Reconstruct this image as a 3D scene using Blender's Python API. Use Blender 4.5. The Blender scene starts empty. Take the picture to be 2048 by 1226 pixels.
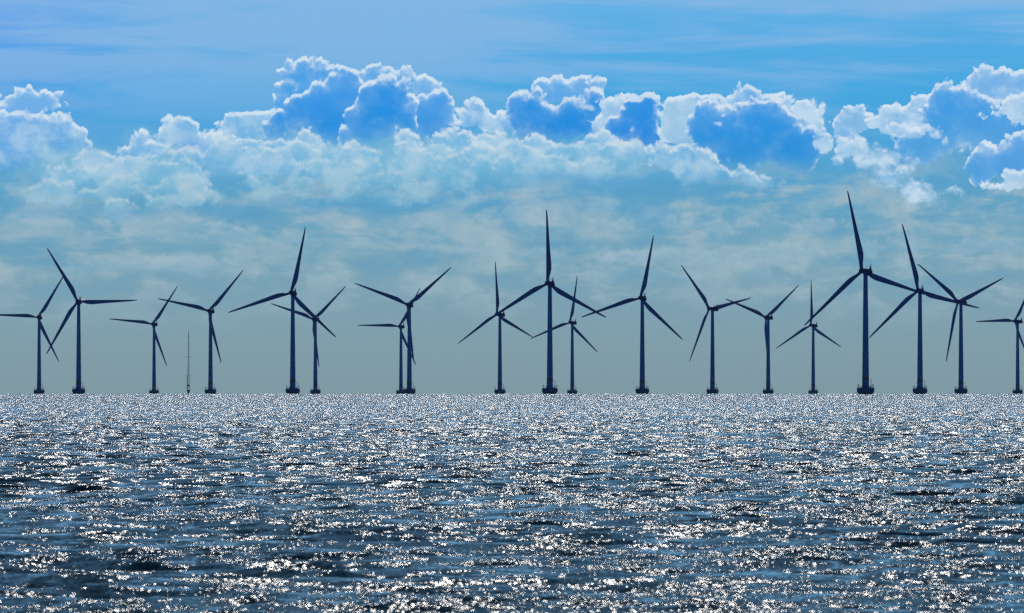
import bpy, bmesh, math, random
import numpy as np
from mathutils import Vector, Matrix

R = math.radians
S = bpy.context.scene
COL = S.collection
random.seed(7)

# ------------------------------------------------------------------ camera
EYE = 3.0                      # metres above the sea, on the shore
EARTH = 7.4e6                  # earth radius with mean refraction: far bases sink to the horizon
FOC = 18367.0                  # sky units per radian (1 unit = 0.0031 degrees)
DIP = 16.5                     # the sea horizon lies this many units below level
cam_d = bpy.data.cameras.new('camera')
cam = bpy.data.objects.new('camera', cam_d)
COL.objects.link(cam)
cam.location = (0, 0, EYE)
cam_d.sensor_width = 36.0
cam_d.lens = FOC / 2048 * 36.0
cam.rotation_euler = (R(90) + math.atan(158 / FOC), 0, 0)
cam_d.clip_start = 0.5
cam_d.clip_end = 80000
cam_d.dof.use_dof = True       # long lens focused on the turbines: the near water is a little soft
cam_d.dof.focus_distance = 5200
cam_d.dof.aperture_fstop = cam_d.lens / 1000 / 0.034
S.camera = cam

# ------------------------------------------------------------------ exposure
S.view_settings.view_transform = 'Standard'
S.view_settings.look = 'None'
S.view_settings.exposure = 0.0
S.view_settings.gamma = 1.0
S.render.engine = 'CYCLES'
S.cycles.use_denoising = False
S.cycles.sample_clamp_direct = 16.0
S.cycles.sample_clamp_indirect = 0.8
S.cycles.max_bounces = 4
S.cycles.caustics_reflective = False
S.cycles.caustics_refractive = False

# ------------------------------------------------------------------ sun
SUN_EL, SUN_AZ = 33.0, 1.0     # degrees; the sun stands ahead of the camera, above the frame
sun_dir = Vector((math.sin(R(SUN_AZ)) * math.cos(R(SUN_EL)), math.cos(R(SUN_AZ)) * math.cos(R(SUN_EL)), math.sin(R(SUN_EL))))
sun_d = bpy.data.lights.new('sun', 'SUN')
sun_d.energy = 3.5
sun_d.angle = R(0.53)
sun_d.color = (1.0, 0.965, 0.92)
sun = bpy.data.objects.new('sun', sun_d)
COL.objects.link(sun)
sun.rotation_euler = sun_dir.to_track_quat('Z', 'Y').to_euler()


def lin(c):
    return tuple((x / 255 / 12.92) if x <= 10 else (((x / 255) + 0.055) / 1.055) ** 2.4 for x in c) + (1.0,)


# ------------------------------------------------------------------ node helper
def once(fn):
    # the same sum asked for twice is one node
    def f(self, *a, **k):
        key = (fn.__name__,) + tuple((x.node.name, x.identifier) if isinstance(x, bpy.types.NodeSocket) else (tuple(x) if isinstance(x, (tuple, list)) else x)
                                     for x in list(a) + [z for kv in sorted(k.items()) for z in kv])
        if key not in self.memo:
            self.memo[key] = fn(self, *a, **k)
        return self.memo[key]
    return f


class Net:
    def __init__(self, tree):
        self.t = tree
        self.memo = {}

    def put(self, sock, v):
        if isinstance(v, bpy.types.NodeSocket):
            self.t.links.new(v, sock)
        elif v is not None:
            sock.default_value = v

    @once
    def m(self, op, a, b=None, c=None, clamp=False):
        n = self.t.nodes.new('ShaderNodeMath')
        n.operation = op
        for i, v in enumerate((a, b, c)):
            if v is not None:
                self.put(n.inputs[i], v)
        if clamp:        # explicit nodes: Cycles compiles the built-in clamp last and runs out of stack
            return self.m('MINIMUM', self.m('MAXIMUM', n.outputs[0], 0.0), 1.0)
        return n.outputs[0]

    @once
    def v(self, op, a, b=None, c=None, scale=None):
        n = self.t.nodes.new('ShaderNodeVectorMath')
        n.operation = op
        for i, x in enumerate((a, b, c)):
            if x is not None:
                self.put(n.inputs[i], x)
        if scale is not None:
            self.put(n.inputs['Scale'], scale)
        return n.outputs['Value'] if op in ('LENGTH', 'DOT_PRODUCT') else n.outputs[0]

    @once
    def ramp01(self, x, a, b, smooth=True):
        t = self.m('MULTIPLY_ADD', x, 1.0 / (b - a), -a / (b - a), clamp=True)
        if smooth:
            t = self.m('MULTIPLY', self.m('MULTIPLY', t, t), self.m('MULTIPLY_ADD', t, -2.0, 3.0))
        return t

    @once
    def mix(self, f, a, b):
        n = self.t.nodes.new('ShaderNodeMix')
        n.data_type = 'RGBA'
        n.clamp_factor = True
        self.put(n.inputs[0], f)
        self.put(n.inputs[6], a)
        self.put(n.inputs[7], b)
        return n.outputs[2]

    def noise(self, vec, scale, detail=4, rough=0.55, dim='2D', dist=0.0):
        n = self.t.nodes.new('ShaderNodeTexNoise')
        n.noise_dimensions = dim
        self.put(n.inputs['Vector'], vec)
        n.inputs['Scale'].default_value = scale
        n.inputs['Detail'].default_value = detail
        n.inputs['Roughness'].default_value = rough
        n.inputs['Distortion'].default_value = dist
        return n.outputs['Fac'], n.outputs['Color']

    def puff(self, vec, scale, smooth=0.35):
        n = self.t.nodes.new('ShaderNodeTexVoronoi')
        n.voronoi_dimensions = '2D'
        n.feature = 'SMOOTH_F1'
        self.put(n.inputs['Vector'], vec)
        n.inputs['Scale'].default_value = scale
        n.inputs['Smoothness'].default_value = smooth
        return n.outputs['Distance']

    def ramp(self, f, stops):
        n = self.t.nodes.new('ShaderNodeValToRGB')
        e = n.color_ramp.elements
        while len(e) < len(stops):
            e.new(0.5)
        for el, (p, c) in zip(e, stops):
            el.position = p
            el.color = lin(c)
        self.put(n.inputs[0], f)
        return n.outputs[0]


# ------------------------------------------------------------------ sky (world)
W = bpy.data.worlds.new('World')
S.world = W
W.use_nodes = True
W.cycles.sampling_method = 'MANUAL'
W.cycles.sample_map_resolution = 256
wt = W.node_tree
for n in list(wt.nodes):
    wt.nodes.remove(n)
N = Net(wt)
tc = wt.nodes.new('ShaderNodeTexCoord')
sep = wt.nodes.new('ShaderNodeSeparateXYZ')
wt.links.new(tc.outputs['Generated'], sep.inputs[0])
dx, dy, dz = sep.outputs
hyp = N.m('SQRT', N.m('MULTIPLY_ADD', dx, dx, N.m('MULTIPLY', dy, dy)))
hyp = N.m('MAXIMUM', hyp, 1e-4)
az_ = N.m('MULTIPLY', N.m('ARCTAN2', dx, dy), FOC)                        # sky units right of straight ahead
el_ = N.m('ADD', N.m('MULTIPLY', N.m('DIVIDE', dz, hyp), FOC), DIP)       # sky units above the sea horizon
cmb = wt.nodes.new('ShaderNodeCombineXYZ')
wt.links.new(az_, cmb.inputs[0])
wt.links.new(el_, cmb.inputs[1])
P = cmb.outputs[0]

# shared cloud structure: a slow drift of the outline plus three sizes of billows
# (each node is created after the nodes that feed it: otherwise Cycles keeps every cloud's values alive at once)
w1, _ = N.noise(P, 1 / 70, 4, 0.6)
w2, _ = N.noise(N.v('ADD', P, (913.0, 377.0, 0)), 1 / 70, 4, 0.6)
w1, w2 = N.m('MULTIPLY_ADD', w1, 34, -17), N.m('MULTIPLY_ADD', w2, 30, -15)
cw = wt.nodes.new('ShaderNodeCombineXYZ')
wt.links.new(w1, cw.inputs[0])
wt.links.new(w2, cw.inputs[1])
Pw = N.v('ADD', P, cw.outputs[0])
UP = (1.5, 8.0, 0)                                      # a short way towards the sun
Pu = N.v('ADD', Pw, UP)


def billows(p):
    return N.puff(p, 1 / 36), N.puff(p, 1 / 15), N.puff(p, 1 / 6.5)


def heap(b):
    return N.m('MULTIPLY_ADD', b[0], -22, N.m('MULTIPLY_ADD', b[1], -11, N.m('MULTIPLY_ADD', b[2], -5.0, 17.5)))


bp, bu = billows(Pw), billows(Pu)
B, BU = heap(bp), heap(bu)
WAIT = N.m('MULTIPLY', N.m('ADD', B, BU), 1e-7)     # next to nothing: holds the clouds back until the billows are known, so they compile one by one
relief = N.m('MULTIPLY_ADD', N.m('SUBTRACT', B, BU), 0.030, 0.86)      # billow tops lit from above
fb, _ = N.noise(N.v('MULTIPLY', P, (0.8, 1.0, 1)), 1 / 60, 6, 0.6, dist=0.15)          # fibrous texture of soft cloud
fb = N.m('SUBTRACT', fb, 0.5)
fs, _ = N.noise(N.v('MULTIPLY', P, (1 / 165, 1 / 62, 0)), 1.0, 6, 0.6, dist=0.15)   # layered cloud
tl = N.m('MULTIPLY_ADD', az_, 0.012, el_)
ct = wt.nodes.new('ShaderNodeCombineXYZ')
wt.links.new(az_, ct.inputs[0])
wt.links.new(tl, ct.inputs[1])
fc, _ = N.noise(N.v('MULTIPLY', ct.outputs[0], (1 / 700, 1 / 70, 0)), 1.0, 6, 0.58, dist=0.25)   # thin cirrus

elb, fbb = N.m('ADD', el_, WAIT), N.m('ADD', fb, WAIT)
px, py = N.m('ADD', N.m('ADD', az_, w1), WAIT), N.m('ADD', N.m('ADD', el_, w2), WAIT)
cp = wt.nodes.new('ShaderNodeCombineXYZ')
wt.links.new(px, cp.inputs[0])
wt.links.new(py, cp.inputs[1])
Pb = cp.outputs[0]
Pub = N.v('ADD', Pb, UP)

# clear sky between horizon haze and blue
base = N.ramp(N.m('DIVIDE', el_, 800), [
    (0.0, (130, 156, 164)), (0.12, (131, 160, 170)), (0.24, (127, 164, 180)), (0.36, (120, 167, 188)),
    (0.49, (98, 164, 199)), (0.61, (78, 164, 215)), (0.76, (70, 168, 225)), (0.88, (84, 172, 228)), (1.0, (104, 178, 230))])
col = base
# violet-blue towards the left edge of the upper sky
lf = N.m('MULTIPLY', N.ramp01(az_, -500, -1150), N.ramp01(el_, 380, 800))
col = N.mix(N.m('MULTIPLY', lf, 0.75), col, lin((88, 150, 236)))
# cirrus veil high up
ci = N.m('MULTIPLY', N.ramp01(N.m('MULTIPLY_ADD', N.ramp01(az_, 500, -500), 0.14, fc), 0.40, 0.66), N.ramp01(el_, 450, 720))
col = N.mix(N.m('MULTIPLY', ci, 0.8), col, lin((136, 184, 229)))
# faint layered cloud low down
lo = N.m('MULTIPLY', N.m('MULTIPLY', N.ramp01(fs, 0.42, 0.62), N.ramp01(el_, 100, 250)), N.ramp01(el_, 520, 400))
fbl = N.m('MULTIPLY_ADD', fb, 1.6, 0.62, clamp=True)
col = N.mix(N.m('MULTIPLY', N.m('MULTIPLY', lo, fbl), 0.95), col, lin((164, 188, 198)))
ld = N.m('MULTIPLY', N.m('MULTIPLY', N.ramp01(fs, 0.46, 0.33), N.ramp01(el_, 140, 300)), N.ramp01(el_, 460, 380))
col = N.mix(N.m('MULTIPLY', ld, 0.35), col, lin((74, 150, 196)))

WHITE = (212, 229, 242)


VEC, FLT = 'NodeSocketVector', 'NodeSocketFloat'
BANK_IN = [('place', VEC, Pb), ('sunward place', VEC, Pub), ('billows', FLT, B), ('sunward billows', FLT, BU), ('fibre', FLT, fbb),
           ('elevation', FLT, elb), ('relief', FLT, relief), ('sky below', 'NodeSocketColor', None)]


def bank(below, ell, body, low=None, rim=13.0, rimk=1.0, edge=2.4, bill=0.85, fibre=0.0, fade=None, sm=10.0, alpha=1.0,
         white=WHITE, mott=0.0, body_hi=None, low_soft=False):
    """one cloud: a union of ellipses (centre right of straight ahead, centre above horizon, two radii),
    its outline broken up by the billows, bright where it is thin along its upper edge, blue in its depth"""
    # a node group of its own, so that the tree stays quick to build
    g = bpy.data.node_groups.new('cloud', 'ShaderNodeTree')
    for nm, kind, src in BANK_IN:
        g.interface.new_socket(nm, in_out='INPUT', socket_type=kind)
    g.interface.new_socket('sky', in_out='OUTPUT', socket_type='NodeSocketColor')
    gi = g.nodes.new('NodeGroupInput')
    N = Net(g)
    Pb, Pub, B, BU, fbb, elb, relief, col = gi.outputs[:8]
    y1 = max(e[1] + e[3] for e in ell); y0 = min(e[1] - e[3] for e in ell)

    def depth(p, b):
        d = None
        for (cx, cy, rx, ry) in ell:
            q = N.v('LENGTH', N.v('MULTIPLY_ADD', p, (1 / rx, 1 / ry, 0), (-cx / rx, -cy / ry, 0)))
            mr = min(rx, ry)
            f = N.m('MULTIPLY_ADD', q, -mr, mr)
            d = f if d is None else N.m('SMOOTH_MAX', d, f, sm)
        if bill:
            d = N.m('MULTIPLY_ADD', b, bill, d)
        if fibre:
            d = N.m('MULTIPLY_ADD', fbb, fibre, d)
        return d
    d = depth(Pb, B)
    a = N.ramp01(d, -edge * 0.5, edge)
    if fade:
        a = N.m('MULTIPLY', a, N.ramp01(N.m('MULTIPLY_ADD', fbb, 60, elb), fade[0], fade[1]))
    if alpha != 1.0:
        a = N.m('MULTIPLY', a, alpha)
    c = lin(body)
    if low:
        c = N.mix(N.ramp01(elb, y1 - 0.15 * (y1 - y0), y0 + 0.1 * (y1 - y0)), lin(body), lin(low))
    if mott:
        c = N.mix(N.m('MULTIPLY', N.ramp01(fbb, -0.10, 0.20), mott), c, lin(body_hi or white))
    if rim and not low_soft:
        c = N.mix(N.m('MULTIPLY', N.ramp01(N.m('MULTIPLY_ADD', B, 1.0, N.m('MULTIPLY', fbb, 30)), 0, 16), 0.09), c, lin((120, 188, 234)))     # billows show faintly in the depth
    if rim:
        du = depth(Pub, BU)                       # how much cloud lies between here and the sun
        r = N.m('EXPONENT', N.m('DIVIDE', N.m('MAXIMUM', N.m('ADD', du, 1.0), 0.0), -0.52 * rim))
        r = N.m('MULTIPLY', N.m('MULTIPLY', r, rimk), relief, clamp=True)
        r = N.m('MULTIPLY_ADD', N.m('EXPONENT', N.m('DIVIDE', N.m('MAXIMUM', du, 0.0), -3.2 * rim)), N.m('MULTIPLY_ADD', fbb, 0.6 * rimk, 0.05 * rimk), N.m('MULTIPLY', r, 0.88), clamp=True)
        glow = N.m('EXPONENT', N.m('DIVIDE', N.m('MAXIMUM', du, 0.0), -26.0))
        c = N.mix(N.m('MULTIPLY', glow, 0.30 * rimk), c, lin((108, 184, 232)))
        c = N.mix(r, c, lin(white))
    c = N.mix(a, col, c)
    go = g.nodes.new('NodeGroupOutput')
    g.links.new(c, go.inputs[0])
    gn = wt.nodes.new('ShaderNodeGroup')
    gn.node_tree = g
    for i, (nm, kind, src) in enumerate(BANK_IN):
        wt.links.new(src if src is not None else below, gn.inputs[i])
    return gn.outputs[0]


def E(*pts):
    """ellipses given by (x, y, rx, ry) on a sighting grid: x from the left end of the row, y down from its top"""
    return [(x - 1024, 787.5 - y, rx, ry) for (x, y, rx, ry) in pts]


def Y(y):
    return 787.5 - y


DEEP, MID = (22, 138, 222), (54, 152, 228)
# --- far left heap
col = bank(col, E((60, 206, 62, 30), (15, 222, 50, 26), (104, 206, 24, 22)), (112, 174, 232), rim=9, fade=(Y(268), Y(236)))
col = bank(col, E((30, 272, 118, 50), (115, 274, 52, 44), (150, 308, 34, 46), (10, 330, 80, 50)), (106, 170, 228), (92, 164, 220), rim=15,
           fade=(Y(360), Y(300)), mott=0.75, edge=3, body_hi=(172, 206, 232))
# --- shoulder heaps between the left heap and the tall tower
col = bank(col, E((478, 242, 30, 20), (515, 236, 26, 16), (545, 236, 22, 24), (495, 262, 60, 22)), (112, 178, 226), rim=10, fade=(Y(310), Y(275)), mott=0.7)
col = bank(col, E((945, 226, 40, 28), (985, 242, 28, 20), (1010, 247, 22, 28)), (110, 174, 228), rim=10, fade=(Y(280), Y(255)), mott=0.6)
# --- tall tower, back part, then its nearer heads
col = bank(col, E((606, 144, 42, 26), (578, 174, 20, 30), (640, 140, 30, 20), (620, 188, 60, 38), (568, 210, 20, 34), (690, 162, 36, 24)), (66, 156, 230), rim=7, fade=(Y(280), Y(235)))
col = bank(col, E((650, 224, 70, 60), (692, 186, 40, 46), (604, 228, 38, 44), (562, 258, 30, 38)), (58, 150, 230), DEEP, rim=7, fade=(Y(320), Y(270)))
col = bank(col, E((745, 150, 24, 18), (800, 160, 50, 24), (850, 182, 34, 28)), (96, 168, 230), rim=9, fade=(Y(225), Y(190)))
col = bank(col, E((868, 214, 40, 38), (846, 252, 62, 56)), (64, 152, 228), (44, 142, 222), rim=7, fade=(Y(320), Y(275)))
col = bank(col, E((768, 216, 62, 60), (800, 188, 30, 32), (812, 244, 26, 60), (725, 262, 42, 56)), (34, 143, 226), DEEP, rim=7, fade=(Y(320), Y(275)))
# --- second tower
col = bank(col, E((1140, 178, 60, 26), (1096, 180, 32, 24), (1186, 184, 24, 30)), (92, 166, 230), rim=9, fade=(Y(235), Y(200)))
col = bank(col, E((1060, 216, 40, 36), (1038, 228, 22, 40), (1150, 232, 70, 38), (1185, 212, 28, 40), (1100, 248, 78, 44)), (34, 143, 226), (20, 134, 220), rim=8, fade=(Y(305), Y(262)))
# --- third tower
col = bank(col, E((1245, 218, 46, 26), (1288, 204, 34, 22), (1215, 238, 30, 40)), (150, 194, 230), rim=12, fade=(Y(290), Y(240)), mott=0.6)
col = bank(col, E((1284, 240, 42, 44), (1296, 210, 20, 20), (1250, 258, 38, 38), (1280, 278, 58, 40)), (28, 138, 225), (16, 130, 222), rim=7, fade=(Y(325), Y(290)))
# --- fourth tower
col = bank(col, E((1372, 214, 48, 24), (1345, 242, 30, 40), (1385, 252, 50, 50)), (160, 200, 228), rim=13, mott=0.5, fade=(Y(330), Y(265)))
col = bank(col, E((1430, 210, 38, 28), (1500, 205, 52, 30), (1548, 217, 48, 34), (1590, 238, 34, 36)), (100, 170, 230), rim=11, fade=(Y(275), Y(230)), mott=0.3)
col = bank(col, E((1430, 258, 50, 58), (1530, 250, 68, 54), (1480, 292, 80, 56), (1590, 292, 56, 58)), (36, 145, 225), (40, 142, 215), rim=8, fade=(Y(360), Y(305)))
# --- right-hand mountain of cloud
col = bank(col, E((1712, 240, 30, 28), (1690, 264, 24, 22)), (128, 182, 228), rim=10, fade=(Y(310), Y(270)))
col = bank(col, E((1990, 170, 58, 34), (1950, 192, 60, 30), (2050, 172, 50, 34)), (120, 178, 232), rim=13, mott=0.6, fade=(Y(275), Y(222)))
col = bank(col, E((1800, 230, 42, 24), (1850, 210, 34, 24), (1765, 248, 24, 20), (1830, 254, 60, 34)), (134, 186, 230), rim=12, mott=0.8, fade=(Y(325), Y(260)))
col = bank(col, E((1900, 198, 40, 34), (1950, 236, 60, 52), (1880, 256, 50, 46), (1990, 262, 70, 50), (1840, 290, 52, 42), (2060, 252, 60, 60)), (58, 152, 228), (78, 160, 220), rim=8, fade=(Y(385), Y(300)))
col = bank(col, E((1815, 262, 40, 16), (1845, 256, 22, 12)), (160, 200, 232), rim=10, edge=4, mott=0.6, alpha=0.85, fade=(Y(285), Y(262)))
col = bank(col, E((2040, 207, 44, 22), (2000, 222, 34, 12), (2060, 237, 44, 20)), (160, 198, 233), rim=13, mott=0.7, edge=3)
col = bank(col, E((2010, 320, 70, 38), (2050, 302, 48, 34), (1960, 338, 32, 36)), (84, 158, 228), (78, 156, 220), rim=9, fade=(Y(400), Y(370)))
col = bank(col, E((2038, 362, 38, 18), (1995, 370, 28, 10)), (170, 202, 228), rim=9, fade=(Y(388), Y(372)), mott=0.6, edge=4)
# --- bright fallstreaks between the fourth tower and the right-hand mountain
col = bank(col, E((1606, 214, 20, 18), (1636, 248, 18, 32), (1654, 282, 16, 34), (1690, 298, 30, 18)), (160, 202, 232), rim=10, fibre=50, mott=0.7, fade=(Y(352), Y(310)), edge=6)
col = bank(col, E((1740, 296, 44, 16), (1762, 318, 42, 22), (1785, 346, 38, 20), (1818, 372, 42, 16), (1852, 392, 34, 10)), (124, 182, 220), rim=9, rimk=0.85, fibre=85, mott=0.9, edge=16, fade=(Y(432), Y(372)), low_soft=True)
col = bank(col, E((1672, 322, 12, 22)), (140, 190, 226), rim=9, fibre=30, mott=0.6, edge=8, fade=(Y(356), Y(322)), alpha=0.8)
# --- the nearer, paler bank in front of the towers: first a soft veil, then its heaps
PALE, PALW = (140, 192, 218), (184, 212, 227)
col = bank(col, E((160, 350, 130, 70), (320, 330, 160, 60), (560, 315, 180, 60), (800, 320, 200, 64), (1030, 318, 170, 56), (1220, 326, 120, 44)), (128, 186, 217), (110, 176, 210), rim=0, edge=46, bill=0.25, fibre=60,
           mott=0.85, body_hi=(164, 203, 222), fade=(Y(440), Y(355)), alpha=0.95, sm=20)
col = bank(col, E((285, 292, 48, 28), (362, 264, 34, 28), (405, 284, 38, 26), (255, 302, 28, 20)), (116, 178, 224), rim=11, mott=0.8, body_hi=(178, 209, 230), fade=(Y(345), Y(300)), edge=4)
col = bank(col, E((420, 318, 70, 16), (385, 296, 22, 18)), (64, 150, 222), rim=0, edge=30, fibre=60, alpha=0.9, bill=0.3)
rnd = random.Random(21)
HEAPS = [   # height of the row, its two ends, heaps in it, size, colour in depth, colour of the lit edge, softness, strength
    (293, 470, 1010, 9, 25, (116, 182, 222), (210, 226, 236), 5, 0.95),
    (297, 950, 1250, 6, 27, (118, 183, 222), (212, 227, 236), 5, 0.95),
    (306, 500, 1290, 11, 26, (120, 184, 219), (200, 220, 231), 8, 0.85),
    (328, 170, 560, 5, 34, (116, 180, 219), (198, 219, 232), 8, 0.85),
    (334, 620, 1240, 8, 26, (118, 183, 215), (190, 214, 226), 11, 0.75),
    (356, 130, 420, 5, 34, (120, 182, 214), (194, 216, 228), 9, 0.85),
    (360, 480, 960, 6, 24, (116, 181, 210), (180, 208, 220), 14, 0.65),
    (384, 100, 400, 6, 30, (118, 180, 208), (188, 211, 222), 11, 0.8),
    (388, 520, 900, 4, 18, (120, 180, 208), (168, 201, 214), 14, 0.6),
    (406, 180, 390, 4, 18, (120, 180, 205), (190, 211, 220), 9, 0.8),
]
for (yy, xa, xb, cnt, sz, cb, cl, soft, al) in HEAPS:
    pts = []
    for i in range(cnt):
        x = xa + (xb - xa) * (i + rnd.uniform(0.1, 0.9)) / cnt
        g = rnd.uniform(0.65, 1.25)
        pts.append((x, yy + rnd.uniform(-9, 11), sz * g * rnd.uniform(1.2, 1.9), sz * g))
    col = bank(col, E(*pts), cb, rim=11, rimk=0.9, low_soft=True, edge=soft, bill=0.8, fibre=45, sm=7, alpha=al, white=cl, mott=0.55, body_hi=cl, fade=(Y(yy + 34), Y(yy + 4)))
col = bank(col, E((1332, 308, 38, 26), (1375, 322, 30, 36), (1402, 342, 40, 32), (1450, 348, 46, 20), (1500, 360, 34, 10)), (108, 176, 222), (92, 168, 212), rim=11, fibre=45, mott=0.8, edge=6, body_hi=(182, 211, 228), white=(202, 221, 233), fade=(Y(378), Y(350)))
# --- a broken layer of small low puffs further off, behind the rotors
LOW = [(446, 20, 460, 5, 13, 0.6), (436, 860, 1140, 4, 13, 0.55), (452, 1180, 1640, 5, 15, 0.6), (474, 120, 620, 5, 12, 0.5), (492, 1700, 2060, 4, 14, 0.5),
       (505, 860, 1260, 4, 13, 0.45), (512, 1300, 1640, 4, 20, 0.5), (530, 180, 480, 4, 18, 0.5), (556, 1180, 1560, 4, 14, 0.35)]
for (yy, xa, xb, cnt, sz, al) in LOW:
    pts = []
    for i in range(cnt):
        g = rnd.uniform(0.6, 1.3)
        pts.append((xa + (xb - xa) * (i + rnd.uniform(0.1, 0.9)) / cnt, yy + rnd.uniform(-6, 6), sz * g * rnd.uniform(2.2, 4.2), sz * g))
    col = bank(col, E(*pts), (132, 172, 192), rim=9, rimk=0.7, low_soft=True, edge=10, bill=0.7, fibre=40, sm=7, alpha=al, white=(172, 194, 203), mott=0.6, body_hi=(164, 189, 200), fade=(Y(yy + 22), Y(yy + 2)))
# --- flat blue bases
col = bank(col, E((1290, 362, 190, 12), (1120, 354, 130, 9)), (80, 158, 208), rim=0, edge=18, fibre=30, bill=0.2, alpha=0.6)
col = bank(col, E((150, 424, 260, 9), (700, 408, 330, 12)), (82, 158, 206), rim=0, edge=18, fibre=30, bill=0.1, alpha=0.55)
# --- pale scraps below and loose shreds before the dark heads
col = bank(col, E((560, 386, 90, 10), (850, 392, 50, 10), (940, 398, 36, 10), (420, 392, 40, 12)), (160, 196, 214), rim=0, edge=22, fibre=60, bill=0.4, alpha=0.75)
col = bank(col, E((1175, 212, 13, 6), (1190, 200, 4, 3), (1265, 264, 3, 6), (1435, 247, 8, 5), (1446, 228, 4, 4), (1866, 272, 14, 7), (1888, 280, 6, 7), (621, 258, 4, 4)), (170, 205, 236), rim=8, bill=0.18, sm=3, edge=4, alpha=0.65)
col = bank(col, E((1305, 432, 40, 14), (1210, 405, 26, 22), (1900, 300, 12, 5)), (140, 182, 207), rim=0, edge=22, fibre=50, bill=0.6, alpha=0.6)

sky = wt.nodes.new('ShaderNodeTexSky')
sky.sky_type = 'NISHITA'
sky.sun_disc = False
sky.sun_elevation = R(SUN_EL)
sky.sun_rotation = R(SUN_AZ)
sky.air_density = 1.0
sky.dust_density = 0.2
sky.ozone_density = 2.5
tint = N.v('MULTIPLY', sky.outputs[0], (0.225, 0.395, 0.53))     # the photograph's deep blue light
above = N.ramp01(el_, 860, 2600)
bg1 = wt.nodes.new('ShaderNodeBackground')
wt.links.new(col, bg1.inputs[0])
bg1.inputs[1].default_value = 1.0
bg2 = wt.nodes.new('ShaderNodeBackground')
wt.links.new(tint, bg2.inputs[0])
bg2.inputs[1].default_value = 0.05
mx = wt.nodes.new('ShaderNodeMixShader')
wt.links.new(above, mx.inputs[0])
wt.links.new(bg1.outputs[0], mx.inputs[1])
wt.links.new(bg2.outputs[0], mx.inputs[2])
out = wt.nodes.new('ShaderNodeOutputWorld')
wt.links.new(mx.outputs[0], out.inputs[0])


# ------------------------------------------------------------------ helpers
def drop(d2):
    return -d2 / (2 * EARTH)


def tag(o, label=None, cat=None, group=None, kind=None):
    for k, v in (('label', label), ('category', cat), ('group', group), ('kind', kind)):
        if v:
            o[k] = v
    return o


def mesh_obj(name, bm, mat, parent=None, smooth=True, loc=None):
    me = bpy.data.meshes.new(name)
    bm.normal_update()
    bmesh.ops.recalc_face_normals(bm, faces=bm.faces)
    bm.to_mesh(me)
    bm.free()
    me.materials.append(mat)
    if smooth:
        me.polygons.foreach_set('use_smooth', [True] * len(me.polygons))
        try:
            me.set_sharp_from_angle(angle=R(38))
        except Exception:
            pass
    o = bpy.data.objects.new(name, me)
    COL.objects.link(o)
    if parent:
        o.parent = parent
    if loc:
        o.location = loc
    return o


def loft(bm, rings, cap=True):
    vs = [[bm.verts.new(p) for p in r] for r in rings]
    n = len(vs[0])
    for a, b in zip(vs, vs[1:]):
        for i in range(n):
            bm.faces.new((a[i], a[(i + 1) % n], b[(i + 1) % n], b[i]))
    if cap:
        bm.faces.new(vs[0][::-1])
        bm.faces.new(vs[-1])


def lathe(bm, prof, seg=40, c=(0, 0, 0)):
    loft(bm, [[(c[0] + r * math.cos(2 * math.pi * i / seg), c[1] + r * math.sin(2 * math.pi * i / seg), c[2] + z) for i in range(seg)] for r, z in prof])


def bar(bm, a, b, r, r2=None, seg=6):
    a, b = Vector(a), Vector(b)
    q = (b - a).normalized().to_track_quat('Z', 'Y')
    r2 = r if r2 is None else r2
    loft(bm, [[p + q @ Vector((rr * math.cos(2 * math.pi * i / seg), rr * math.sin(2 * math.pi * i / seg), 0)) for i in range(seg)] for p, rr in ((a, r), (b, r2))])


def box(bm, c, s, bev=0.0):
    r = bmesh.ops.create_cube(bm, size=1.0, matrix=Matrix.Translation(c) @ Matrix.Diagonal((s[0], s[1], s[2], 1)))
    if bev:
        es = list({e for v in r['verts'] for e in v.link_edges})
        bmesh.ops.bevel(bm, geom=es, offset=bev, segments=2, affect='EDGES')


def paint(name, c, rough=0.5, spec=0.3, var=0.25, scale=0.6):
    m = bpy.data.materials.new(name)
    m.use_nodes = True
    t = m.node_tree
    n = Net(t)
    p = t.nodes['Principled BSDF']
    tcn = t.nodes.new('ShaderNodeTexCoord')
    f, _ = n.noise(n.v('MULTIPLY', tcn.outputs['Object'], (1, 1, 0.25)), scale, 5, 0.6, dim='3D')
    lo_ = tuple(x * (1 - var) for x in c) + (1,)
    hi_ = tuple(min(1, x * (1 + var)) for x in c) + (1,)
    t.links.new(n.mix(n.ramp01(f, 0.3, 0.7), lo_, hi_), p.inputs['Base Color'])
    p.inputs['Roughness'].default_value = rough
    p.inputs['Specular IOR Level'].default_value = spec
    return m


# ------------------------------------------------------------------ sea
# a few steeper single crests: x, y, half width, half length, height, skew
CRESTS = [(-7.5, 150.5, 1.7, 0.50, 0.22, 0.4), (-5.4, 149.0, 1.6, 0.45, 0.16, -0.7), (1.9, 181.0, 1.0, 0.55, 0.24, 0.3), (2.2, 172.0, 1.5, 0.50, 0.20, -0.3),
          (-16.2, 306.0, 1.1, 0.8, 0.30, 0.2), (0.1, 301.0, 0.7, 0.7, 0.24, 0.0), (4.2, 152.0, 0.9, 0.45, 0.18, 0.4), (-2.9, 141.0, 1.0, 0.45, 0.20, 0.6), (9.4, 188.0, 0.9, 0.5, 0.18, -0.4)]


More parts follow.
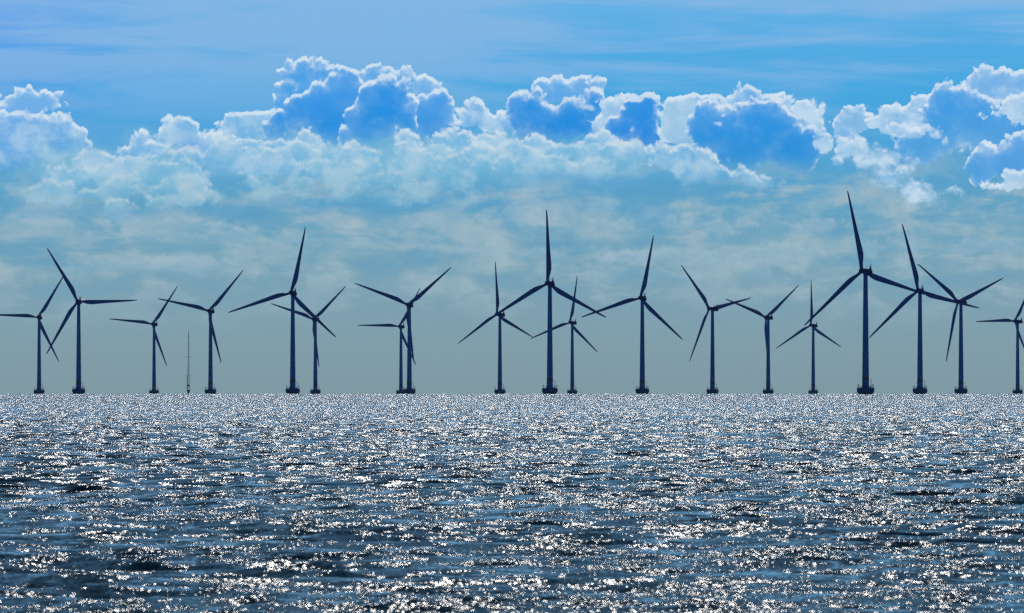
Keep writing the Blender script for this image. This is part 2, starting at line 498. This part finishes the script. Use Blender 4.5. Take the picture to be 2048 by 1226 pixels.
def build_sea():
    ds = [4.0]
    while ds[-1] < 100:
        ds.append(ds[-1] * 1.09)
    while ds[-1] < 12500:
        d = ds[-1]
        ds.append(d + 0.16 * (d / 150) ** (1.06 if d < 4500 else 1.35))
    ds = np.array(ds, dtype=np.float64)
    fine = np.linspace(-4.1, 4.1, 640)
    side = 4.1 + np.array([0.05, 0.15, 0.35, 0.7, 1.3, 2.4, 4.2, 7, 11, 17, 25, 36, 50, 66, 84, 104, 126, 150])
    ang = np.radians(np.concatenate([-side[::-1], fine, side]))
    nr, nc = len(ds), len(ang)
    wid = np.gradient(ang)
    rng = np.random.default_rng(11)
    ncomp = 96
    lam = np.exp(rng.uniform(math.log(0.45), math.log(11.0), ncomp))
    th = R(-100) + rng.normal(0, 1, ncomp) * R(42)
    k = 2 * np.pi / lam
    ak = 0.0145 * np.where(lam > 4.0, (4.0 / lam) ** 2.2, 1.0) * np.where((lam > 1.3), 1.65, 1.0)
    amp = ak / k * rng.uniform(0.6, 1.4, ncomp)
    ph = rng.uniform(0, 2 * np.pi, ncomp)
    co = np.empty((nr, nc, 3), dtype=np.float32)
    lost = np.zeros((nr, nc), dtype=np.float32)      # steepness of the waves too short for the mesh at this distance
    sa, ca = np.sin(ang), np.cos(ang)
    dd = np.gradient(ds)
    for r0 in range(0, nr, 64):
        d = ds[r0:r0 + 64][:, None]
        x = d * sa[None, :]
        y = d * ca[None, :]
        z = np.zeros_like(x)
        ox = np.zeros_like(x)
        oy = np.zeros_like(x)
        step = np.maximum(dd[r0:r0 + 64][:, None], 0.6 * d * wid[None, :])
        for i in range(ncomp):
            w = np.clip((lam[i] / step - 2.2) / 2.5, 0, 1).astype(np.float32)
            lost[r0:r0 + 64] += 0.5 * (amp[i] * k[i]) ** 2 * (1 - w * w)
            if w.max() <= 0:
                continue
            kx, ky = k[i] * math.cos(th[i]), k[i] * math.sin(th[i])
            arg = ((kx * x + ky * y + ph[i]) % (2 * np.pi)).astype(np.float32)
            s_, c_ = np.sin(arg), np.cos(arg)
            a_ = amp[i] * w
            z += a_ * c_
            ox -= a_ * s_ * math.cos(th[i]) * 0.8
            oy -= a_ * s_ * math.sin(th[i]) * 0.8
        if d[-1, 0] > 110 and d[0, 0] < 420:
            for (cx, cy, wx, wy, hh, sl) in CRESTS:
                z += 0.62 * hh * np.exp(-((x - cx) / (1.25 * wx)) ** 2 - ((y - cy - sl * (x - cx) - 0.25 * np.sin(3.1 * x + cy)) / wy) ** 2) * (1 + 0.35 * np.sin(5.3 * x + cx))
        co[r0:r0 + 64, :, 0] = x + ox
        co[r0:r0 + 64, :, 1] = y + oy
        co[r0:r0 + 64, :, 2] = z - (d * d) / (2 * EARTH)
    idx = np.arange(nr * nc, dtype=np.int32).reshape(nr, nc)
    q = np.stack([idx[:-1, :-1], idx[:-1, 1:], idx[1:, 1:], idx[1:, :-1]], -1)[..., ::-1].reshape(-1, 4)
    me = bpy.data.meshes.new('sea')
    me.vertices.add(nr * nc)
    me.vertices.foreach_set('co', co.ravel())
    nq = len(q)
    me.loops.add(nq * 4)
    me.loops.foreach_set('vertex_index', np.ascontiguousarray(q).ravel())
    me.polygons.add(nq)
    me.polygons.foreach_set('loop_start', np.arange(0, nq * 4, 4, dtype=np.int32))
    me.polygons.foreach_set('use_smooth', np.ones(nq, dtype=bool))
    at = me.attributes.new('short_waves', 'FLOAT', 'POINT')
    at.data.foreach_set('value', np.sqrt(lost).ravel())
    me.update(calc_edges=True)
    if me.polygons[nq // 2].normal.z < 0:
        me.flip_normals()
    m = bpy.data.materials.new('sea_water')
    m.use_nodes = True
    t = m.node_tree
    n = Net(t)
    p = t.nodes['Principled BSDF']
    p.inputs['Base Color'].default_value = (0.014, 0.050, 0.072, 1)
    p.inputs['Roughness'].default_value = 0.05
    p.inputs['IOR'].default_value = 1.333
    g = t.nodes.new('ShaderNodeNewGeometry')
    pos = g.outputs['Position']
    sw = t.nodes.new('ShaderNodeAttribute')
    sw.attribute_name = 'short_waves'
    half = (0.5, 0.5, 0.5)
    t.links.new(n.m('MULTIPLY_ADD', n.m('MAXIMUM', n.m('SUBTRACT', sw.outputs['Fac'], 0.05), 0.0), 0.66, 0.042), p.inputs['Roughness'])     # far off, waves finer than the mesh
    _, n0 = n.noise(pos, 0.7, 2, 0.6, dim='3D')
    _, n1 = n.noise(pos, 3.0, 2, 0.55, dim='3D')
    _, n2 = n.noise(pos, 13.0, 2, 0.55, dim='3D')
    gust, _ = n.noise(pos, 0.03, 4, 0.6, dim='3D')                                  # gusts roughen some patches more than others
    gust = n.m('MULTIPLY_ADD', gust, 2.0, 0.02)
    a0 = n.v('SCALE', n.v('SUBTRACT', n0, half), scale=n.m('MULTIPLY', sw.outputs['Fac'], 19.0))
    a1 = n.v('SCALE', n.v('SUBTRACT', n1, half), scale=n.m('MULTIPLY', gust, 0.70))
    a2 = n.v('SCALE', n.v('SUBTRACT', n2, half), scale=n.m('MULTIPLY', gust, 0.82))
    lean = n.v('SCALE', (0, -1, 0), scale=n.m('MULTIPLY_ADD', sw.outputs['Fac'], 0.8, 0.06))       # ripples lean towards the shore
    rip = n.v('MULTIPLY_ADD', n.v('ADD', a0, n.v('ADD', a1, a2)), (1, 1, 0), lean)
    nn = n.v('NORMALIZE', n.v('ADD', g.outputs['Normal'], rip))
    t.links.new(nn, p.inputs['Normal'])
    me.materials.append(m)
    o = bpy.data.objects.new('sea', me)
    COL.objects.link(o)
    tag(o, kind='structure')


build_sea()

# ------------------------------------------------------------------ wind turbines
tower_shade = paint('backlit_shade_steel', (0.058, 0.22, 0.62), 0.5, 0.2, 0.12)  # light-grey towers coloured navy: the backlit shade is put into the colour
blade_shade = paint('backlit_shade_blade', (0.036, 0.13, 0.46), 0.45, 0.2, 0.15, 0.2)  # light-grey blades too carry their silhouette shade as a navy base colour
hull_shade = paint('backlit_shade_nacelle', (0.022, 0.06, 0.20), 0.9, 0.0)  # nacelle and hub: darker still, backlit shade painted into a light-grey shell
concrete = paint('dark_blue_concrete', (0.045, 0.13, 0.30), 0.75, 0.2, 0.35, 1.4)  # dark blue concrete, mottled by noise
rail_paint = paint('dark_green_rail_paint', (0.012, 0.035, 0.050), 0.6, 0.2)
band_paint = paint('backlit_yellow_band', (0.20, 0.15, 0.16), 0.7, 0.1)  # yellow band dulled in its colour to stand for backlit shade

HUB_Z, OVER, TILT, ROTOR = 68.5, 4.2, R(5.5), 45.5
TOP_Z = 3.6


def blade_bm():
    bm = bmesh.new()
    tab = [(0.9, 1.9, 1.0, 0), (2.6, 1.9, 1.0, 14), (4.2, 2.15, 0.72, 14), (6.5, 2.85, 0.44, 13), (9.0, 3.30, 0.32, 11.5), (11.5, 3.28, 0.27, 9.5), (15, 3.0, 0.24, 7), (20, 2.58, 0.21, 4.5),
           (26, 2.12, 0.19, 2.5), (32, 1.72, 0.18, 1.2), (38, 1.33, 0.17, 0.4), (42.5, 1.0, 0.16, 0), (44.6, 0.72, 0.16, 0), (45.3, 0.42, 0.16, 0), (45.5, 0.12, 0.2, 0)]
    rings = []
    for r, ch, th, tw in tab:
        le = -0.95 + 0.80 * (r / ROTOR)
        le = max(le, -0.5 * ch) if th > 0.9 or r > 43 else le
        te = le + ch
        mid = (le + te) / 2
        ring = []
        for i in range(18):
            a = 2 * math.pi * i / 18
            cx = math.cos(a)
            x = mid + cx * ch / 2
            sharp = 1.0 if th > 0.9 else max(0.08, (1 - cx) * 0.5) ** 0.45 * (1 + 0.15 * cx)
            y = math.sin(a) * ch * th / 2 * sharp
            t = R(tw)
            X, Yy = x * math.cos(t), y - x * math.sin(t)     # leading edge turned into the wind
            ring.append((X, Yy + r * math.sin(R(2.0)) + 0.9 * (r / ROTOR) ** 2, r))
        rings.append(ring)
    loft(bm, rings)
    return bm


def make_turbine():
    root = bpy.data.objects.new('wind_turbine', None)
    COL.objects.link(root)
    # concrete foundation with flared ice collar
    bm = bmesh.new()
    lathe(bm, [(3.9, -5), (4.0, -0.2), (4.15, 0.25), (4.75, 1.15), (4.85, 1.45), (4.85, TOP_Z - 0.3), (4.75, TOP_Z - 0.05), (4.6, TOP_Z), (2.7, TOP_Z + 0.004), (2.62, TOP_Z + 0.35), (2.2, TOP_Z + 0.42)], 48)
    f = mesh_obj('foundation', bm, concrete, root)
    bm = bmesh.new()
    nP = 22
    ring = [(4.35 * math.cos(2 * math.pi * i / nP), 4.35 * math.sin(2 * math.pi * i / nP)) for i in range(nP)]
    for i, (x, y) in enumerate(ring):
        bar(bm, (x, y, TOP_Z - 0.1), (x, y, TOP_Z + 1.15), 0.045)
        x2, y2 = ring[(i + 1) % nP]
        for h in (0.6, 1.15):
            bar(bm, (x, y, TOP_Z + h), (x2, y2, TOP_Z + h), 0.03)
    mesh_obj('railing', bm, rail_paint, f)
    for sx in (-1, 1):
        bm = bmesh.new()
        for x in (3.72, 4.32):
            bar(bm, (sx * x, -0.4, TOP_Z - 0.05), (sx * x, -0.4, TOP_Z + 1.6), 0.09)
        bar(bm, (sx * 3.66, -0.4, TOP_Z + 1.55), (sx * 4.38, -0.4, TOP_Z + 1.55), 0.11)
        box(bm, (sx * 4.02, -0.4, TOP_Z + 1.78), (0.5, 0.4, 0.4), 0.06)
        mesh_obj('lantern_post', bm, rail_paint, f)
    bm = bmesh.new()
    box(bm, (2.85, -1.0, TOP_Z + 0.45), (0.75, 0.75, 1.0), 0.06)
    bar(bm, (3.0, -1.0, TOP_Z + 0.9), (3.05, -1.0, TOP_Z + 4.6), 0.13, 0.11, 8)
    box(bm, (3.05, -1.05, TOP_Z + 4.35), (0.42, 0.6, 0.7), 0.08)
    bar(bm, (2.98, -1.0, TOP_Z + 0.9), (2.5, -1.0, TOP_Z + 0.9), 0.1)
    mesh_obj('davit_crane', bm, rail_paint, f)
    # tower
    bm = bmesh.new()
    prof = [(2.02, TOP_Z + 0.2), (2.02, TOP_Z + 0.75), (1.96, TOP_Z + 0.85)]
    for z in (8, 14, 22.0, 22.12, 22.24, 32, 43.0, 43.12, 43.24, 54, 64, 65.6):
        rr = 1.95 + (1.2 - 1.95) * (z - 4) / 62
        prof.append((rr + (0.035 if z in (22.12, 43.12) else 0), z))
    prof += [(1.32, 65.9), (1.32, 66.4), (1.25, 66.9)]
    lathe(bm, prof, 40)
    tw = mesh_obj('tower', bm, tower_shade, root)
    bm = bmesh.new()
    lathe(bm, [(1.92, 7.55), (1.945, 7.6), (1.92, 9.75), (1.89, 9.8)], 40)
    o = mesh_obj('marking_band', bm, band_paint, tw)
    o['label'] = 'yellow band with backlit shade in its colour, round the foot of the tower'
    bm = bmesh.new()
    bar(bm, (-1.8, -0.7, TOP_Z + 3.1), (-2.75, -1.0, TOP_Z + 3.35), 0.12)
    bar(bm, (-1.8, -0.7, TOP_Z + 2.0), (-2.3, -0.9, TOP_Z + 3.2), 0.08)
    box(bm, (-2.3, -0.95, TOP_Z + 0.85), (0.5, 0.4, 1.5), 0.05)
    mesh_obj('access_bracket', bm, rail_paint, tw)
    # nacelle (along local +y = into the wind), tilted
    tilt = Matrix.Rotation(TILT, 4, 'X')
    bm = bmesh.new()
    rings = []
    for y, rx, rz, cz in [(2.55, 1.05, 1.1, 0), (2.3, 1.35, 1.4, 0), (1.2, 1.52, 1.6, 0.02), (-1.5, 1.6, 1.68, 0.02), (-4.2, 1.5, 1.55, -0.02), (-5.9, 1.3, 1.32, -0.1), (-6.5, 1.0, 1.02, -0.14), (-6.7, 0.55, 0.55, -0.16)]:
        ring = []
        for i in range(28):
            a = 2 * math.pi * i / 28
            cx, sx = math.cos(a), math.sin(a)
            e = 0.78
            ring.append((rx * math.copysign(abs(cx) ** e, cx), y, cz + rz * math.copysign(abs(sx) ** e, sx)))
        rings.append(ring)
    loft(bm, rings)
    na = mesh_obj('nacelle', bm, hull_shade, root)
    na.matrix_local = Matrix.Translation((0, 0, HUB_Z - OVER * math.sin(TILT))) @ tilt
    bm = bmesh.new()
    box(bm, (0, -5.2, 1.55), (1.7, 1.3, 0.55), 0.12)
    loft(bm, [[(sx * w, -5.45 + sy * w * 0.75, z) for sx, sy in ((-1, -1), (1, -1), (1, 1), (-1, 1))] for z, w in ((1.8, 0.62), (2.6, 0.38), (4.0, 0.13))])
    bar(bm, (-0.75, -5.45, 4.05), (0.75, -5.45, 4.05), 0.09)
    bar(bm, (-0.68, -5.45, 4.0), (-0.68, -5.45, 4.5), 0.1)
    bar(bm, (0.68, -5.45, 4.0), (0.68, -5.45, 4.5), 0.1)
    mesh_obj('wind_mast', bm, rail_paint, na)
    bm = bmesh.new()
    bar(bm, (0.5, -0.6, 1.5), (0.5, -0.6, 2.9), 0.06)
    box(bm, (0.5, -0.6, 2.95), (0.36, 0.36, 0.5), 0.08)
    bar(bm, (0.5, 1.6, 1.4), (0.5, 1.6, 2.5), 0.05)
    bar(bm, (0.5, -0.6, 2.4), (0.5, 1.6, 2.4), 0.04)
    mesh_obj('warning_lamp', bm, rail_paint, na)
    # rotor hub and its three blades
    bm = bmesh.new()
    prof = [(1.2, -1.55), (1.45, -1.4), (1.52, -0.6), (1.52, 0.7), (1.4, 1.3), (1.1, 1.9), (0.65, 2.3), (0.15, 2.45)]
    loft(bm, [[(r * math.cos(2 * math.pi * i / 32), y, r * math.sin(2 * math.pi * i / 32)) for i in range(32)] for r, y in prof])
    hub = mesh_obj('rotor_hub', bm, hull_shade, root)
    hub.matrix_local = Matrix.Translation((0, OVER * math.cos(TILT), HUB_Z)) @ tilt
    b0 = mesh_obj('blade', blade_bm(), blade_shade, hub)
    for _ in range(2):
        b = b0.copy()
        COL.objects.link(b)
        b.parent = hub
    return root


def kids(o):
    return sorted([c for c in bpy.data.objects if c.parent == o], key=lambda c: c.name)


def copy_thing(o, parent=None):
    c = o.copy()
    COL.objects.link(c)
    c.parent = parent
    for ch in kids(o):
        copy_thing(ch, c)
    return c


# metres right of the line of sight, metres away, yaw, rotor angle, label
TURBINES = [
    (-421.0, 8176, 18, 32.0, 'leftmost silhouette-dark wind turbine, one blade running level into the left edge of the photo'),
    (-320.3, 6788, 14, -31.0, 'wind turbine second from left, one blade pointing level to the right'),
    (-349.1, 8957, 27, 35.5, 'small wind turbine just left of the thin lattice mast'),
    (-248.4, 7567, 24, 42.0, 'mid-sized wind turbine just right of the thin lattice mast'),
    (-148.5, 6220, 18, 12.0, 'big wind turbine left of centre whose lower right blade crosses a smaller turbine'),
    (-179.7, 8394, 29, 47.5, 'smaller wind turbine behind the lower right blade of the big one left of centre'),
    (-111.9, 9255, 27, 30.5, 'small wind turbine half hidden left of a larger tower, its base touching that base'),
    (-78.8, 7050, 19, 50.5, 'wind turbine with a V of raised blades, its base overlapping a smaller one'),
    (-10.4, 7889, 36, -4.5, 'wind turbine at the left blade tip of the tall central one, one blade upright'),
    (23.4, 5674, 19, -2.0, 'tall wind turbine in the middle with one blade straight up and two drooping'),
    (57.5, 8764, 33, 9.0, 'small wind turbine just right of the tall central tower, behind its right blade'),
    (92.9, 6548, 18, 11.5, 'wind turbine standing alone right of centre, upper blade leaning slightly right'),
    (160.7, 7361, 38, -41.0, 'wind turbine with blades at upper left, right and lower left, right of the lone one'),
    (228.7, 8197, 32, 50.5, 'wind turbine with a V of raised blades, its third blade hidden along the tower'),
    (298.9, 9113, 33, -1.5, 'small wind turbine with upright blade below the left blade of the tallest one'),
    (196.4, 5101, 26, -13.0, 'tallest and nearest wind turbine at right, upper blade leaning left'),
    (269.9, 6075, 15, -15.0, 'wind turbine right of the tallest one, their blades meeting at its hub'),
    (332.6, 6803, 32, -53.0, 'wind turbine at right with a V of raised blades and one blade nearly straight down'),
    (473.9, 8607, 37, 28.5, 'rightmost wind turbine, cut by the right edge of the photo'),
]
proto = make_turbine()
things = []
for i, (x, d, psi, th, label) in enumerate(TURBINES):
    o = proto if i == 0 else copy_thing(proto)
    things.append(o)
for o, (x, d, psi, th, label) in zip(things, TURBINES):
    o.location = (x, d, drop(x * x + d * d))
    o.rotation_euler = (0, 0, R(psi))
    tag(o, label, 'wind turbine', 'wind turbines standing in the sea')
    for ch in kids(o):
        nm = ch.name.split('.')[0]
        if nm == 'foundation':
            ch.rotation_euler = (0, 0, R(-psi))
        if nm == 'rotor_hub':
            for j, b in enumerate(kids(ch)):
                b.rotation_euler = (0, R(th + 120 * j), 0)


# ------------------------------------------------------------------ measuring mast
def make_mast():
    steel = paint('dark_galvanised_steel', (0.030, 0.060, 0.085), 0.6, 0.3)
    x, d = -347.0, 9850.0
    root = bpy.data.objects.new('lattice_mast', None)
    COL.objects.link(root)
    root.location = (x, d, drop(x * x + d * d))
    tag(root, 'thin lattice measuring mast with cross booms standing in the sea between two turbines', 'lattice mast')
    bm = bmesh.new()
    lathe(bm, [(0.95, -5), (0.95, 2.2), (1.25, 3.0), (1.7, 4.0), (1.7, 4.3)], 24)
    mesh_obj('pile', bm, steel, root)
    bm = bmesh.new()
    lathe(bm, [(2.0, 4.305), (2.05, 4.5), (2.05, 4.75), (1.9, 4.8)], 24)
    pl = mesh_obj('platform', bm, steel, root)
    bm = bmesh.new()
    for i in range(12):
        a, b = 2 * math.pi * i / 12, 2 * math.pi * (i + 1) / 12
        p, q = (1.9 * math.cos(a), 1.9 * math.sin(a)), (1.9 * math.cos(b), 1.9 * math.sin(b))
        bar(bm, (*p, 4.7), (*p, 5.9), 0.05)
        bar(bm, (*p, 5.9), (*q, 5.9), 0.04)
    mesh_obj('railing', bm, steel, pl)
    bm = bmesh.new()

    def leg(i, z):
        r = 1.45 + (0.22 - 1.45) * (z - 4.8) / 60
        a = R(90 + 120 * i + 12)
        return Vector((r * math.cos(a), r * math.sin(a), z))
    z = 4.8
    while z < 64.5:
        h = 3.0 if z < 30 else (2.3 if z < 48 else 1.7)
        z2 = min(z + h, 64.8)
        for i in range(3):
            bar(bm, leg(i, z), leg(i, z2), 0.15 if z < 30 else 0.11, seg=5)
            bar(bm, leg(i, z), leg(i + 1, z2), 0.055, seg=4)
            bar(bm, leg(i, z2), leg(i + 1, z2), 0.055, seg=4)
        z = z2
    mesh_obj('lattice_tower', bm, steel, root)
    bm = bmesh.new()
    box(bm, (0.1, 0, 9.6), (2.6, 2.0, 1.9), 0.08)
    mesh_obj('equipment_cabin', bm, steel, root)
    for zz, x0, x1, r in ((62.0, -1.9, 1.3, 0.07), (40.2, -4.6, 3.2, 0.11), (20.3, -3.6, 3.9, 0.09), (18.4, -3.4, 2.4, 0.08), (12.5, -1.6, 3.0, 0.07), (8.0, -4.4, 1.4, 0.09)):
        bm = bmesh.new()
        bar(bm, (x0, 0, zz), (x1, 0, zz), r, seg=5)
        for xx in (x0, x1):
            bar(bm, (xx, 0, zz - 0.25), (xx, 0, zz + 0.7), 0.13, seg=6)
        mesh_obj('boom', bm, steel, root)
    bm = bmesh.new()
    for zz in (6, 12):
        bar(bm, (-1.55, -0.4, zz), (-1.35, -0.4, zz + 9), 0.22, 0.2)
    mesh_obj('cable_ladder', bm, steel, root)
    bm = bmesh.new()
    lathe(bm, [(0.34, 64.5), (0.40, 65.4), (0.16, 67.4), (0.06, 68.4), (0.05, 71.5), (0.02, 72.4)], 10)
    mesh_obj('lightning_rod', bm, steel, root)


make_mast()

# ------------------------------------------------------------------ sea haze
bm = bmesh.new()
box(bm, (0, 0, 51), (26000, 26000, 138))
hm = bpy.data.materials.new('haze_air')
hm.use_nodes = True
ht = hm.node_tree
for n_ in list(ht.nodes):
    ht.nodes.remove(n_)
hv = ht.nodes.new('ShaderNodeVolumePrincipled')
hv.inputs['Color'].default_value = (0.35, 0.62, 1.0, 1)
hv.inputs['Density'].default_value = 6.0e-6
hv.inputs['Anisotropy'].default_value = 0.0
ho = ht.nodes.new('ShaderNodeOutputMaterial')
ht.links.new(hv.outputs[0], ho.inputs['Volume'])
tag(mesh_obj('haze', bm, hm, smooth=False), kind='stuff')
